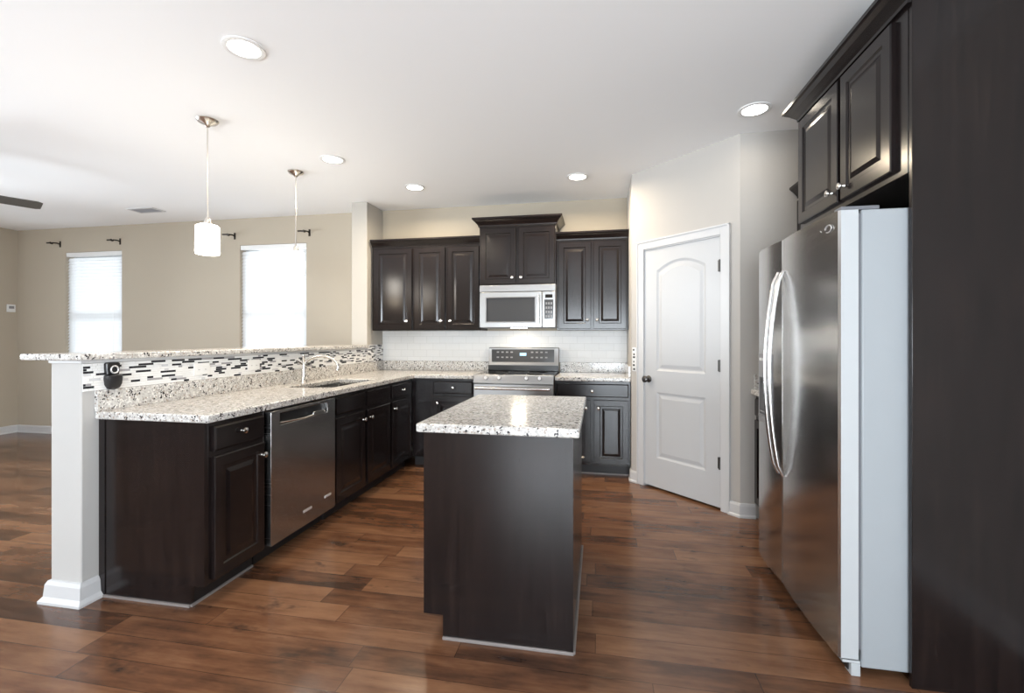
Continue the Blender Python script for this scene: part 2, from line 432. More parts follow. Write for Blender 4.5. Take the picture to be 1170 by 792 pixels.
def blind(x0, x1, z0, z1, y, label):
    t = thing('window_blind', label, 'blind', ((x0+x1)/2, y, z0), 0, 'white horizontal blinds on the living room wall')
    w = (x1-x0)/2 - .006; H = z1 - z0
    MB().box(-w, w, -.03, .03, H-.055, H-.002).build('headrail', 'white_pl', t, bevel=.003)
    m = MB(); n = int((H-.075)/.042)
    for i in range(n):
        z = .035 + i*.042; c, q = .024*math.cos(math.radians(66)), .024*math.sin(math.radians(66))
        tk = .0015
        m.rings([[(-w, -c, z-q), (-w, 0, z+.002), (-w, c, z+q), (-w, c+tk, z+q), (-w, tk, z+.002-.002), (-w, -c+tk, z-q)],
                 [(w, -c, z-q), (w, 0, z+.002), (w, c, z+q), (w, c+tk, z+q), (w, tk, z+.002-.002), (w, -c+tk, z-q)]])
    m.build('slats', 'slat', t, smooth=False)
    MB().box(-w, w, -.022, .022, .002, .024).build('bottom_rail', 'white_pl', t, bevel=.003)
    m = MB()
    for xx in (-w+.14, w-.14): m.cyl((xx, -.028, .02), (xx, -.028, H-.05), .0012, seg=6)
    m.build('lift_cord', 'white_pl', t)
    return t
blind(*WINS[0], YB+.034, 'white horizontal blind in the left window, further from the kitchen')
blind(*WINS[1], YB+.034, 'white horizontal blind in the window nearest the kitchen cabinets')

# ------------------------------------------------------------------ pantry door
OUT = lambda n: n
dr = MB()
DW, DHH, T = D1-D0-.008, 2.005, .035
# slab with stiles, rails and two sunk panels, upper one arched with plank grooves (local: front faces -Y)
def arch(u0, u1, zs, rise, n=16):
    return [(u0 + (u1-u0)*i/n, zs + rise*(1-(2*i/n-1)**2)) for i in range(n+1)]
sx = .125
UP0, UP1 = .98, 1.82    # upper panel bottom, spring
LO0, LO1 = .245, .80
dr.box(0, DW, .012, T, 0, DHH)                                   # core
dr.box(0, sx, 0, .012, 0, DHH); dr.box(DW-sx, DW, 0, .012, 0, DHH)  # stiles
dr.box(sx, DW-sx, 0, .012, 0, LO0); dr.box(sx, DW-sx, 0, .012, LO1, UP0)
A = arch(sx, DW-sx, UP1, .075)
for (u0, z0), (u1, z1) in zip(A, A[1:]):
    dr.prism([(u0, z0), (u1, z1), (u1, DHH), (u0, DHH)], 'y', 0, .012)
# sticking moulding: sloped ring then raised field
def ringloop(u0, u1, z0, z1, arched, ins, y):
    if not arched: return [(u0+ins, y, z0+ins), (u1-ins, y, z0+ins), (u1-ins, y, z1-ins), (u0+ins, y, z1-ins)]
    top = arch(u0+ins, u1-ins, z1-ins, .075-ins*.2)
    return [(u0+ins, y, z0+ins), (u1-ins, y, z0+ins)] + [(a, y, b) for a, b in reversed(top)]
for (z0, z1, ar) in ((LO0, LO1, False), (UP0, UP1, True)):
    dr.rings([ringloop(sx, DW-sx, z0, z1, ar, 0, 0.0), ringloop(sx, DW-sx, z0, z1, ar, .016, .0075), ringloop(sx, DW-sx, z0, z1, ar, .026, .0075),
              ringloop(sx, DW-sx, z0, z1, ar, .052, .002)], cap0=False)
door = dr.build('door_1', 'doorp', smooth=False)
struct(door, 'white two-panel pantry door with an arched upper panel, closed')
door.matrix_world = Md @ Matrix.Translation((D0+.004, .003, .018))
def dchild(m, name, mat, bevel=0, label=None): return m.build(name, mat, door, bevel=bevel, label=label)
g = MB()                                                       # plank grooves of the upper panel, sunk beads
for k in range(1, 5):
    u = sx+.052 + (DW-2*sx-.104)*k/5
    g.prism([(u-.005, .0025), (u, .0013), (u+.005, .0025)], 'z', UP0+.058, UP1-.045)
dchild(g, 'plank_beads', 'doorp')
kb = MB().lathe([(.0, .0), (.028, .0), (.030, .004), (.022, .010), (.010, .014), (.009, .032), (.020, .038), (.027, .048), (.027, .060), (.018, .068), (0, .069)], (.045, 0, .905), 'y')
dchild(kb, 'door_knob', 'hinge', label='dark metal door knob')
for z in (.33, 1.05, 1.79):
    hg = MB(); hg.cyl((DW-.004, -.011, z-.045), (DW-.004, -.011, z+.045), .0075, seg=12); hg.box(DW-.024, DW-.004, -.004, .001, z-.042, z+.042)
    dchild(hg, 'hinge', 'hinge', label='dark door hinge')
cs = MB()
prof = [(0, 0), (.058, 0)]
for (u0, u1, z0, z1) in ((D0-.064, D0, 0, DH+.064), (D1, D1+.064, 0, DH+.064), (D0, D1, DH, DH+.064)):
    cs.box(u0, u1, -.012, 0, z0, z1)
cs.box(D0-.072, D0-.058, -.018, 0, 0, DH+.072); cs.box(D1+.058, D1+.072, -.018, 0, 0, DH+.072); cs.box(D0-.072, D1+.072, -.018, 0, DH+.058, DH+.072)
cs.box(D0-.001, D0+.003, -.001, .11, 0, DH); cs.box(D1-.003, D1+.001, -.001, .11, 0, DH); cs.box(D0, D1, -.001, .11, DH-.01, DH)
o = struct(cs.build('trim_2', 'trim', bevel=.003), 'white casing around the pantry door'); o.matrix_world = Md

# ------------------------------------------------------------------ cabinets
DOORR = [(0, .004), (.004, 0), (.052, 0), (.058, .007), (.074, .007), (.096, .0015)]
DRAWR = [(0, .006), (.008, 0)]
KNOB = [(0, 0), (.008, 0), (.0075, .004), (.0055, .008), (.0055, .014), (.013, .018), (.0155, .023), (.0145, .028), (.008, .031), (0, .0315)]
def knob(x, z, parent, y=-.02):
    o = MB().lathe(KNOB, (x, y, z), 'y', 16).build('knob', 'nickel', parent); o['label'] = 'round brushed nickel knob'
    return o
def front(t, kind, x0, x1, z0, z1, kn=None):
    if kind == 'door':
        o = MB().panel(x0, x1, z0, z1, .02, DOORR).build('door', 'esp', t, smooth=False)
    elif kind == 'drawer':
        o = MB().panel(x0, x1, z0, z1, .02, DRAWR).build('drawer', 'esp_x', t, smooth=False)
    else:
        o = MB().panel(x0, x1, z0, z1, .02, DRAWR).build('drawer_front', 'esp_x', t, smooth=False)
    if kn: knob(kn[0], kn[1], o)
    return o
def base_cab(label, loc, rz, w, fronts, depth=.60, group='dark base cabinets', toe=True, end=None):
    t = thing('base_cabinet', label, 'cabinet', loc, rz, group)
    if 'sink' in label:                      # open-topped carcass so the bowls hang inside it
        MB().slab([0, .018, w-.018, w], [0, .018, depth-.012, depth], lambda u, v: not (.018 < u < w-.018 and .018 < v < depth-.012), .10, ZC0-.001, 'z').box(.018, w-.018, .018, depth-.012, .10, .118).build('body', 'esp', t)
    else: MB().box(0, w, 0, depth, .10, ZC0-.001).build('body', 'esp', t, bevel=.002)
    if toe: MB().box(0, w, .075, depth, 0, .10).build('toe_kick', 'toe', t)
    for fr in fronts: front(t, *fr)
    return t
ZD0, ZD1, ZK = .715, .850, .118
G = 'dark espresso base cabinets along the peninsula and back wall'
R90 = PI/2
# peninsula run, fronts face +X
FX = -1.825
t = base_cab('dark base cabinet at the near open end of the peninsula, beside the dishwasher', (FX, 1.90, 0), R90, .375,
    [('drawer', .022, .36, ZD0+.015, ZD1, (.19, .80)), ('door', .022, .36, ZK, ZD0-.012, (.335, .64))], depth=.60, group=G)
# finished end panel with toe notch (local x -0.02..0)
e = MB().prism([(0, .10), (.075, .10), (.075, 0), (.60, 0), (.60, ZC0-.001), (0, ZC0-.001)], 'x', -.02, 0).build('end_panel', 'esp', t, smooth=False)
MB().box(-.028, -.02, .075, .60, 0, .012).build('shoe_strip', 'shoe', t, label='thin light strip along the floor')
MB().box(-.024, -.02, .565, .60, .012, ZC0-.002).build('scribe_strip', 'esp', t)
MB().box(-.02, .375, .067, .075, 0, .012).build('shoe_strip', 'shoe', t, label='thin light strip along the floor')
base_cab('dark sink base cabinet with two doors and false drawer fronts, right of the dishwasher', (FX, 2.955, 0), R90, .88,
    [('false', .012, .425, ZD0+.015, ZD1), ('false', .462, .868, ZD0+.015, ZD1), ('door', .012, .425, ZK, ZD0-.012, (.385, .64)), ('door', .462, .868, ZK, ZD0-.012, (.50, .64))], group=G)
base_cab('dark base cabinet at the inner corner of the peninsula, beyond the sink cabinet', (FX, 3.836, 0), R90, .512,
    [('drawer', .028, .455, ZD0+.015, ZD1, (.24, .79)), ('door', .028, .455, ZK, ZD0-.012, (.068, .64))], group=G)
base_cab('dark base cabinet left of the range on the back wall', (-1.823, 4.35, 0), 0, .635,
    [('drawer', .225, .622, ZD0+.015, ZD1, (.43, .79)), ('door', .225, .622, ZK, ZD0-.012, (.27, .64))], depth=.598, group=G)
t = base_cab('dark two-door base cabinet between the range and the pantry wall', (-.408, 4.35, 0), 0, .690,
    [('drawer', .02, .672, ZD0+.015, ZD1, (.346, .785)), ('door', .02, .332, ZK, ZD0-.012, (.29, .63)), ('door', .362, .672, ZK, ZD0-.012, (.402, .63))], depth=.598, group=G)
MB().box(0, .69, .067, .075, 0, .012).build('shoe_strip', 'shoe', t, label='thin light strip along the floor')
# beyond the refrigerator, fronts face -X
base_cab('dark base cabinet mostly hidden beyond the refrigerator, by the grey wall', (1.09, 3.543, 0), -R90, .65,
    [('drawer', .03, .63, ZD0+.015, ZD1, (.30, .79)), ('door', .03, .32, ZK, ZD0-.012, (.28, .64)), ('door', .345, .63, ZK, ZD0-.012, (.385, .64))], depth=.598, group=None)

# crown profile
def crown(t, path, z, h, proj):
    k = [(0, 0), (.18, 0), (.20, .16), (.34, .30), (.62, .56), (.86, .72), (.90, .78), (1, .80), (1, 1), (0, 1)]
    return MB().sweep(path, [(a*proj, z + b*h) for a, b in k]).build('crown_moulding', 'esp_x', t, smooth=False)
GU = 'dark espresso wall cabinets on the back wall'
def wall_cab(label, loc, rz, w, depth, H, fronts, group=GU, name='wall_cabinet'):
    t = thing(name, label, 'cabinet', loc, rz, group)
    MB().box(0, w, 0, depth, 0, H).build('body', 'esp', t, bevel=.002)
    for fr in fronts: front(t, *fr)
    return t
UB, UT = 1.352, 2.245
H = UT-UB; YU = 4.65
t = wall_cab('dark single-door wall cabinet next to the off-white wall stub', (-2.405, YU, UB), 0, .468, .299, H, [('door', .03, .458, .012, H-.022, (.405, .10))])
crown(t, [(0, 0), (.468, 0)], H, .075, .06)
t = wall_cab('dark two-door wall cabinet between the single-door one and the microwave', (-1.936, YU, UB), 0, .736, .299, H,
    [('door', .018, .355, .012, H-.022, (.318, .10)), ('door', .382, .722, .012, H-.022, (.42, .10))])
crown(t, [(0, 0), (.736, 0)], H, .075, .06)
t = wall_cab('dark two-door wall cabinet between the microwave and the pantry wall', (-.418, YU, UB), 0, .700, .299, H,
    [('door', .018, .340, .012, H-.022, (.305, .10)), ('door', .362, .682, .012, H-.022, (.398, .10))])
crown(t, [(0, 0), (.70, 0)], H, .075, .06)
t = wall_cab('shorter raised dark wall cabinet above the microwave', (-1.199, 4.60, 1.803), 0, .780, .349, .60,
    [('door', .014, .378, .012, .58, (.345, .075)), ('door', .402, .766, .012, .58, (.435, .075))])
crown(t, [(0, .345), (0, 0), (.78, 0), (.78, .345)], .60, .085, .065)
t = wall_cab('dark wall cabinet above the refrigerator, topped by wide crown moulding', (1.115, 2.87, 1.88), -R90, .925, .57, .62,
    [('door', .018, .452, .03, .60, (.405, .085)), ('door', .478, .856, .03, .60, (.52, .085))], None, 'refrigerator_cabinet')
crown(t, [(-.0, .57), (-.0, 0), (.945, 0)], .615, .08, .072)
t = wall_cab('dark wall cabinet mostly hidden beyond the refrigerator cabinet', (1.365, 3.543, UB), -R90, .65, .323, H,
    [('door', .02, .315, .012, H-.022, (.28, .10)), ('door', .335, .63, .012, H-.022, (.37, .10))], None)
crown(t, [(0, 0), (.65, 0)], H, .075, .06)
# tall end panel beside the refrigerator
t = thing('refrigerator_end_panel', 'tall dark wood end panel at the right edge, beside the refrigerator', 'cabinet panel', (1.117, 1.925, 0))
MB().box(0, .571, 0, .018, 0, 2.575).build('panel', 'esp', t, bevel=.0015)
# far end panel between refrigerator and base cabinet
o = MB().box(1.12, XR-.002, 2.872, 2.888, 0, 1.878).build('gable_panel', 'esp', bevel=.0015)
tag(o, 'narrow dark gable panel on the far side of the refrigerator', 'cabinet panel')

# ------------------------------------------------------------------ island
t = thing('kitchen_island', 'dark wood kitchen island standing alone in the middle of the floor', 'kitchen island', (-.718, 2.86, 0), -R90)
IL, ID = .96, .606
MB().box(0, IL, 0, ID, .10, ZC0-.001).build('body', 'esp', t, bevel=.002)
MB().box(0, IL-.002, .068, ID-.002, 0, .10).build('toe_kick', 'toe', t)
for k in range(2):
    x0 = .02 + k*.47
    front(t, 'drawer', x0, x0+.45, ZD0+.015, ZD1, (x0+.225, .785))
    front(t, 'door', x0, x0+.45, ZK, ZD0-.012, (x0+(.41 if k == 0 else .04), .64))
MB().prism([(-.018, .10), (.068, .10), (.068, 0), (ID, 0), (ID, ZC0-.001), (-.018, ZC0-.001)], 'x', IL, IL+.02).build('end_panel', 'esp', t, smooth=False)
MB().box(0, IL+.02, ID, ID+.008, 0, ZC0-.001).build('back_panel', 'esp', t)
MB().box(IL+.02, IL+.024, ID-.016, ID+.010, .012, ZC0-.002).build('corner_strip', 'esp', t)
MB().box(IL+.02, IL+.029, .068, ID+.012, 0, .013).build('shoe_strip', 'shoe', t, bevel=.002, label='thin light strip along the floor')
MB().box(0, IL+.02, ID+.008, ID+.018, 0, .013).build('shoe_strip', 'shoe', t, bevel=.002, label='thin light strip along the floor')

# ------------------------------------------------------------------ worktops
o = MB().slab([-.760, -.076], [1.850, 2.885], lambda u, v: True, ZC0, ZC1, 'z').build('island_countertop', 'granite', bevel=.008, seg=3)
tag(o, 'speckled light granite slab on top of the kitchen island', 'countertop')
CX = -1.785
t = thing('granite_countertop', 'L-shaped speckled granite worktop with the sink, along the peninsula and back wall', 'countertop')
SX0, SX1, SY0, SYm, SY1 = -2.265, -1.905, 3.03, 3.39, 3.76
m = MB().slab([HX1+.001, SX0, SX1, CX, -1.186], [1.858, SY0, SY1, 4.312, YB-.001],
   lambda u, v: (u < CX or v > 4.312) and not (SX0 < u < SX1 and SY0 < v < SY1), ZC0, ZC1, 'z')
m.build('worktop', 'granite', t, bevel=.007, seg=3)
MB().box(HX1+.001, HX1+.022, 1.858, YB-.022, ZC1, 1.016).build('upstand', 'granite', t, bevel=.002)
MB().box(HX1+.001, -1.186, YB-.022, YB-.001, ZC1, 1.016).build('upstand', 'granite', t, bevel=.002)
t = thing('granite_countertop', 'short speckled granite worktop between the range and the pantry wall', 'countertop')
MB().box(-.404, PX0-.001, 4.312, YB-.001, ZC0, ZC1).build('worktop', 'granite', t, bevel=.007, seg=3)
MB().box(-.404, PX0-.001, YB-.022, YB-.001, ZC1, 1.016).build('upstand', 'granite', t, bevel=.002)
MB().box(PX0-.022, PX0-.001, 4.33, YB-.022, ZC1, 1.016).build('upstand', 'granite', t, bevel=.002)
t = thing('granite_countertop', 'bit of granite worktop glimpsed beyond the refrigerator', 'countertop')
MB().box(1.055, XR-.001, 2.892, PY1-.001, ZC0, ZC1).build('worktop', 'granite', t, bevel=.007, seg=3)
MB().box(1.075, XR-.022, PY1-.022, PY1-.001, ZC1, 1.016).build('upstand', 'granite', t, bevel=.002)
MB().box(XR-.022, XR-.001, 2.892, PY1-.001, ZC1, 1.016).build('upstand', 'granite', t, bevel=.002)
# raised bar
o = MB().box(-2.75, -2.395, 1.765, 4.579, 1.1665, 1.198).build('bar_countertop', 'granite', bevel=.008, seg=3)
tag(o, 'long narrow speckled granite bar top on the half wall', 'countertop')

# mosaic strip tiles
m = MB()
def mosaic(y0, y1, z0, z1):
    rows = int(round((z1-z0)/.0125)); rh = (z1-z0)/rows
    for r in range(rows):
        y = y0 - random.random()*.05; prev = 0
        while y < y1:
            L = random.choice((.025, .04, .05, .065, .09))
            q = random.random()
            mi = 1 if q < .62 else 2 if q < .88 else 3 if q < .94 else 4
            if mi == 2 and prev == 2 and random.random() < .6: mi = 1
            if mi == 2: L = random.choice((.035, .05, .06, .085))
            prev = mi
            a, b = max(y, y0), min(y+L, y1); y += L
            if b - a < .006: continue
            m.mi = mi
            m.box(HX1+.0015, HX1+.007, a+.0008, b-.0008, z0+r*rh+.0009, z0+(r+1)*rh-.0009)
m.mi = 0
m.box(HX1+.0003, HX1+.0050, HY+.004, 4.575, 1.0165, 1.1495)
m.box(HX1+.0003, HX1+.0050, 4.582, YB-.010, 1.0165, 1.2)
mosaic(HY+.004, 4.574, 1.0165, 1.1495); mosaic(4.583, YB-.012, 1.0165, 1.2)
o = m.build('mosaic_backsplash', ['grout', 't_white', 't_black', 't_grey', 't_pale'], smooth=False)
tag(o, 'narrow band of black, grey and white strip mosaic above the peninsula worktop', 'backsplash')
o = MB().box(HX1+.001, PX0-.001, YB-.009, YB-.0005, 1.017, UB-.002).build('tile_backsplash', 'subway', smooth=False)
tag(o, 'plain white tiled backsplash behind the range', 'backsplash')

# ------------------------------------------------------------------ sink and tap
t = thing('kitchen_sink', 'double-bowl steel sink sunk into the peninsula worktop', 'sink', ((SX0+SX1)/2, SYm, ZC0))
def bowl(y0, y1):
    x0, x1 = -(SX1-SX0)/2-.004, (SX1-SX0)/2+.004
    R = lambda i, z: [(x0+i, y0+i, z), (x1-i, y0+i, z), (x1-i, y1-i, z), (x0+i, y1-i, z)]
    m = MB(); m.rings([R(.002, 0), R(0, 0), R(0, -.19), R(.03, -.195), R(.032, -.19), R(.004, -.18), R(.004, 0), R(.002, 0)], cap0=False, cap1=False)
    m.box(x0+.03, x1-.03, y0+.03, y1-.03, -.196, -.189)
    b = m.build('bowl', 'sink', t, bevel=.002)
    MB().lathe([(0, -.189), (.042, -.189), (.042, -.186), (.03, -.187), (0, -.187)], ((x0+x1)/2, (y0+y1)/2, 0)).build('drain', 'steel_h', b)
bowl(SY0-SYm-.002, -.012); bowl(.012, SY1-SYm+.002)
t = thing('kitchen_faucet', 'arched brushed nickel tap behind the sink, against the mosaic band', 'faucet', (-2.335, 3.36, ZC1), 0)
MB().lathe([(0, 0), (.030, 0), (.030, .006), (.024, .014), (.020, .020), (.0, .020)]).build('base', 'nickel', t)
MB().lathe([(.014, .018), (.013, .06), (.011, .12), (.0095, .200), (.012, .206), (.012, .222), (.004, .226)]).build('body', 'nickel', t)
pts = []
for i in range(15):
    a = PI*0.93 - (PI*1.02)*i/14
    pts.append((.135 + .130*math.cos(a), (.135 + .130*math.cos(a))*.24, .125 + .088*math.sin(a)))
pts = [(0.004, 0.0, .045), (.004, .001, .08)] + pts[0:]
MB().tube(pts, [.013, .0125] + [.0105]*14 + [.013], 12).build('spout', 'nickel', t)
MB().tube([(0, -.018, .15), (0, -.045, .165), (0, -.075, .172)], [.007, .006, .005], 8).build('lever', 'nickel', t)

# ------------------------------------------------------------------ dishwasher
t = thing('dishwasher', 'stainless steel dishwasher built into the peninsula cabinets', 'dishwasher', (FX, 2.285, 0), R90)
DWW = .662
MB().box(.012, DWW-.012, .02, .59, .10, .868).build('body', 'black', t, bevel=.002)
MB().box(.012, DWW-.012, .085, .12, 0, .10).build('toe_panel', 'toe', t)
d = MB()
# stainless door with a pocket at the top for the control strip
d.slab([.014, .085, .56, DWW-.010], [.108, .775, .842, .862], lambda u, v: not (.085 < u < .56 and .775 < v < .842), -.028, .018, 'y')
door_ = d.build('door', 'dsteel', t, bevel=.003)
MB().box(.086, .559, -.006, .012, .776, .841).build('control_strip', 'black', door_)
MB().tube([(.10, -.016, .786), (.30, -.030, .780), (.545, -.016, .786)], .006, 8).build('handle', 'steel_h', door_)
MB().box(.40, .52, -.031, -.020, .772, .800).build('latch_plate', 'steel_h', door_, bevel=.002, label='bright polished steel latch plate')
MB().box(.30, .385, -.0305, -.027, .190, .206).build('badge', 'badge', door_, bevel=.001, label='small pale oblong badge')
MB().box(.525, .60, -.0305, -.027, .205, .221).build('badge', 'badge', door_, bevel=.001, label='small pale oblong badge')

# ------------------------------------------------------------------ range
RX0, RX1, RY = -1.178, -.412, 4.285
t = thing('kitchen_range', 'stainless steel cooking range against the back wall', 'range', (RX0, RY, 0))
RW = RX1-RX0
MB().box(.002, RW-.002, .03, .62, .06, .905).build('body', 'steel_x', t, bevel=.003)
MB().box(.02, RW-.02, .06, .5, 0, .06).build('toe_kick', 'toe', t)
MB().box(0, RW, .012, .585, .905, .924).build('cooktop', 'bglass', t, bevel=.004)
for (bx, by, br) in ((.2, .16, .1), (.57, .16, .085), (.2, .42, .075), (.57, .42, .1)):
    m = MB(); m.lathe([(br, .9241), (br, .9246), (br-.004, .9246), (br-.004, .9241)], (bx, by, 0), seg=36); m.build('burner_ring', 'mgrey', t)
cp = MB().prism([(-.012, .845), (.03, .845), (.03, .928), (.012, .928)], 'x', 0, RW).build('control_panel', 'steel_x', t, bevel=.003)
for kx in (.126, .254, .514, .637):
    k = MB().lathe([(0, 0), (.020, 0), (.019, .022), (.016, .028), (0, .028)], (0, 0, 0), 'y', 18)
    k.box(-.004, .004, -.036, -.026, -.018, .018)
    o = k.build('knob', 'steel_h', cp); o.location = (kx, .002, .892); o.rotation_euler = (math.radians(-16), 0, 0)
od = MB().panel(.004, RW-.004, .245, .838, .035, [(0, .004), (.004, 0)], y=.03).build('oven_door', 'steel_x', t, smooth=False)
MB().box(.14, RW-.14, -.008, -.004, .36, .70).build('oven_window', 'bglass', od, bevel=.002)
m = MB().tube([(.03, -.050, .800), (RW-.03, -.050, .800)], .013, 14)
for kx in (.06, RW-.06): m.cyl((kx, -.05, .80), (kx, -.004, .80), .010, seg=12)
m.build('oven_handle', 'steel_h', od)
MB().panel(.004, RW-.004, .075, .235, .035, [(0, .004), (.004, 0)], y=.03).build('storage_drawer', 'steel_x', t, smooth=False)
bg = MB().prism([(.585, .905), (.64, .905), (.64, 1.172), (.605, 1.172), (.590, 1.165), (.575, 1.005), (.565, .985), (.565, .93)], 'x', .012, RW-.002).build('backguard', 'steel_x', t, bevel=.003)
m = MB(); m.prism([(.5745, 1.018), (.5785, 1.018), (.5895, 1.152), (.5855, 1.152)], 'x', .045, RW-.05); m.build('display_panel', 'dgrey', bg)
m = MB(); m.prism([(.5605, .928), (.566, .928), (.566, .985), (.5605, .985)], 'x', .012, RW-.002); m.build('vent_strip', 'black', bg)
m = MB(); m.prism([(.5775, 1.085), (.583, 1.085), (.585, 1.115), (.5795, 1.115)], 'x', .35, .42); m.build('clock_window', 'clock', bg)
for q in range(4):
    for (zz, yy) in ((1.06, .5760), (1.115, .5800)):
        for x_ in (.10, .47): MB().box(x_+q*.05, x_+.025+q*.05, yy, yy+.004, zz, zz+.014).build('touch_key', 'mgrey', bg)

# ------------------------------------------------------------------ microwave
t = thing('microwave_oven', 'stainless steel microwave under the raised wall cabinet', 'microwave', (-1.182, 4.535, 1.375))
MWW, MWH = .765, .427
MB().box(0, MWW, .03, .412, 0, MWH).build('body', 'mgrey', t, bevel=.003)
v = MB().box(0, MWW, .0, .03, MWH-.068, MWH-.001).build('vent_panel', 'steel_x', t, bevel=.003)
m = MB()
for k in range(3): m.box(.03, MWW-.03, -.002, .002, MWH-.056+k*.018, MWH-.052+k*.018)
m.build('vent_slots', 'mgrey', v)
d = MB().slab([.003, .072, .560, .630], [.004, .062, .298, MWH-.072], lambda u, v: not (.072 < u < .56 and .062 < v < .298), -.004, .03, 'y').build('door', 'steel_x', t, bevel=.003)
MB().box(.073, .559, .002, .02, .063, .297).build('door_window', 'dgrey', d)
m = MB().slab([.060, .070, .562, .572], [.050, .060, .300, .310], lambda u, v: not (.07 < u < .562 and .06 < v < .300), -.006, -.004, 'y'); m.build('window_frame', 'mgrey', d)
m = MB().tube([(.602, -.040, .035), (.602, -.045, .175), (.602, -.040, .32)], .010, 12)
for z in (.045, .31): m.cyl((.602, -.04, z), (.602, -.003, z), .008, seg=10)
m.build('handle', 'steel_h', d)
cpn = MB().box(.634, MWW-.002, -.003, .03, .004, MWH-.072).build('control_panel', 'steel_x', t, bevel=.003)
MB().box(.656, MWW-.022, -.006, .0, .085, .275).build('keypad', 'dgrey', cpn, bevel=.001)
MB().box(.664, MWW-.03, -.0075, -.005, .292, .325).build('display', 'bglass', cpn, bevel=.001)
for r in range(4):
    for c in range(3): MB().box(.668+c*.024, .684+c*.024, -.0075, -.0055, .10+r*.042, .122+r*.042).build('key', 'mgrey', cpn)
lamp = MB().box(.30, .46, .10, .16, -.004, 0).build('cooktop_lamp', 'lens', t)
l = area('cooktop_light', (.38, .13, -.012), (0, 0, 0), .14, .05, 2.0, WARM); l.parent = t

# ------------------------------------------------------------------ refrigerator
t = thing('refrigerator', 'large stainless steel side-by-side refrigerator at the right', 'refrigerator', (0, 0, 0))
FY0, FY1, FS = 1.955, 2.848, 2.500
MB().box(.968, 1.62, FY0, FY1, .035, 1.757).build('body', 'silver', t, bevel=.006, label='pale silver painted side')
MB().box(.957, .968, FY0+.006, FY1-.006, .10, 1.745).build('gasket', 'gasket', t)
def fdoor(y0, y1, label):
    n = 10; poly = []
    for i in range(n+1):
        u = i/n; yy = y0+.006 + (y1-y0-.012)*u
        bul = .010*(1-(2*u-1)**2)
        poly.append((.890-bul, yy))
    poly = [(.957, y0), (.898, y0)] + poly + [(.898, y1), (.957, y1)]
    m = MB()
    lo = [[(x, y, z) for x, y in poly] for z in (.066, 1.757)]
    m.rings(lo)
    for f in m.bm.faces: 
        c = f.calc_center_median()
        f.material_index = 1 if (f.calc_center_median().x > .9 and abs(c.z-.9115) < .5) else 0
    o = m.build('door', ['steel', 'silver2'], t, label=label)
    for p in o.data.polygons:
        if abs(p.normal.y) > .95: p.material_index = 1
        elif abs(p.normal.z) < .5: p.material_index = 0
    return o
dn = fdoor(FY0-.002, FS-.003, 'wide stainless refrigerator door'); df = fdoor(FS+.003, FY1, 'narrow stainless freezer door with dispenser')
def fhandle(y, par):
    pts = []
    for i in range(21):
        u = i/20; z = .60 + u*1.0
        off = .012 + .052*math.sin(PI*u)**.8 if 0 < u < 1 else .0
        pts.append((.884 - off, y, z))
    MB().tube(pts, [.008] + [.0098]*19 + [.008], 12).build('handle', 'steel_h', par)
fhandle(FS-.030, dn); fhandle(FS+.032, df)
MB().box(.874, .884, 2.615, 2.800, .815, 1.19).build('dispenser_panel', 'mgrey', df, bevel=.003)
m = MB().box(.8725, .876, 2.635, 2.780, .86, 1.06); m.build('dispenser_recess', 'bglass', df)
m = MB(); 
for q in range(4): m.box(.872, .8745, 2.64+q*.038, 2.665+q*.038, 1.15, 1.165)
m.build('dispenser_buttons', 'white_pl', df)
m = MB(); m.box(.866, .875, 2.635, 2.78, .845, .856); m.box(.868, .875, 2.66, 2.755, .875, .882); m.build('drip_tray', 'steel_h', df)
# curled emblem on the wide door
em = MB()
em.tube([(.8835+.0005*k, 2.075 + .045*k/8, 1.700 + .012*math.sin(k/8*PI)) for k in range(9)], .0022, 6)
em.tube([(.8835, 2.02 + .026*math.cos(a), 1.702 + .014*math.sin(a)) for a in [2*PI*i/16*.85 for i in range(17)]], .0022, 6)
em.build('emblem', 'badge', dn, label='small pale curled emblem')
for ya, yb_ in ((FY0+.002, FY0+.055), (FY1-.06, FY1-.004)): MB().box(.90, 1.03, ya, yb_, 1.757, 1.772).build('hinge_cover', 'gasket', t, bevel=.003)
m = MB(); m.box(.93, .97, FY0+.02, FY1-.02, .012, .060); m.build('kick_grille', 'black', t)
m = MB(); m.box(.905, .966, FY0+.002, FY0+.05, .048, .058); m.box(.935, .966, FY0+.002, FY0+.05, .0, .048); m.cyl((.918, FY0+.025, .055), (.918, FY0+.025, .07), .010, seg=10)
m.build('bottom_hinge', 'silver2', t, bevel=.002)
for yy in (FY0+.08, FY1-.08):
    for xx in (1.02, 1.56): MB().cyl((xx, yy, 0), (xx, yy, .04), .018, seg=12).build('levelling_foot', 'black', t)

# ------------------------------------------------------------------ lamps
can_spots = [((-1.747, 2.039), 'recessed ceiling light nearest the camera, at the upper left'),
             ((-2.128, 3.441), 'recessed ceiling light just right of the farther pendant lamp'),
             ((-1.745, 4.226), 'recessed ceiling light above the wall cabinets left of the microwave'),
             ((-.190, 4.221), 'recessed ceiling light above the cabinets right of the microwave'),
             ((.970, 3.183), 'recessed ceiling light in front of the grey wall by the refrigerator cabinet')]
t = thing('recessed_light', can_spots[0][1], 'ceiling light', (*can_spots[0][0], CEIL), 0, 'round recessed ceiling lights')
MB().lathe([(.096, 0), (.098, -.005), (.090, -.008), (.074, -.006), (.072, 0)], seg=36).build('trim_ring', 'white_pl', t)
MB().lathe([(0, -.001), (.073, -.001), (.073, -.004), (0, -.0045)], seg=36).build('lens', 'lens', t)
ld = bpy.data.lights.new('can_light', 'AREA'); ld.shape = 'DISK'; ld.size = .13; ld.energy = CAN_POWER; ld.color = WARM; ld.spread = math.radians(165)
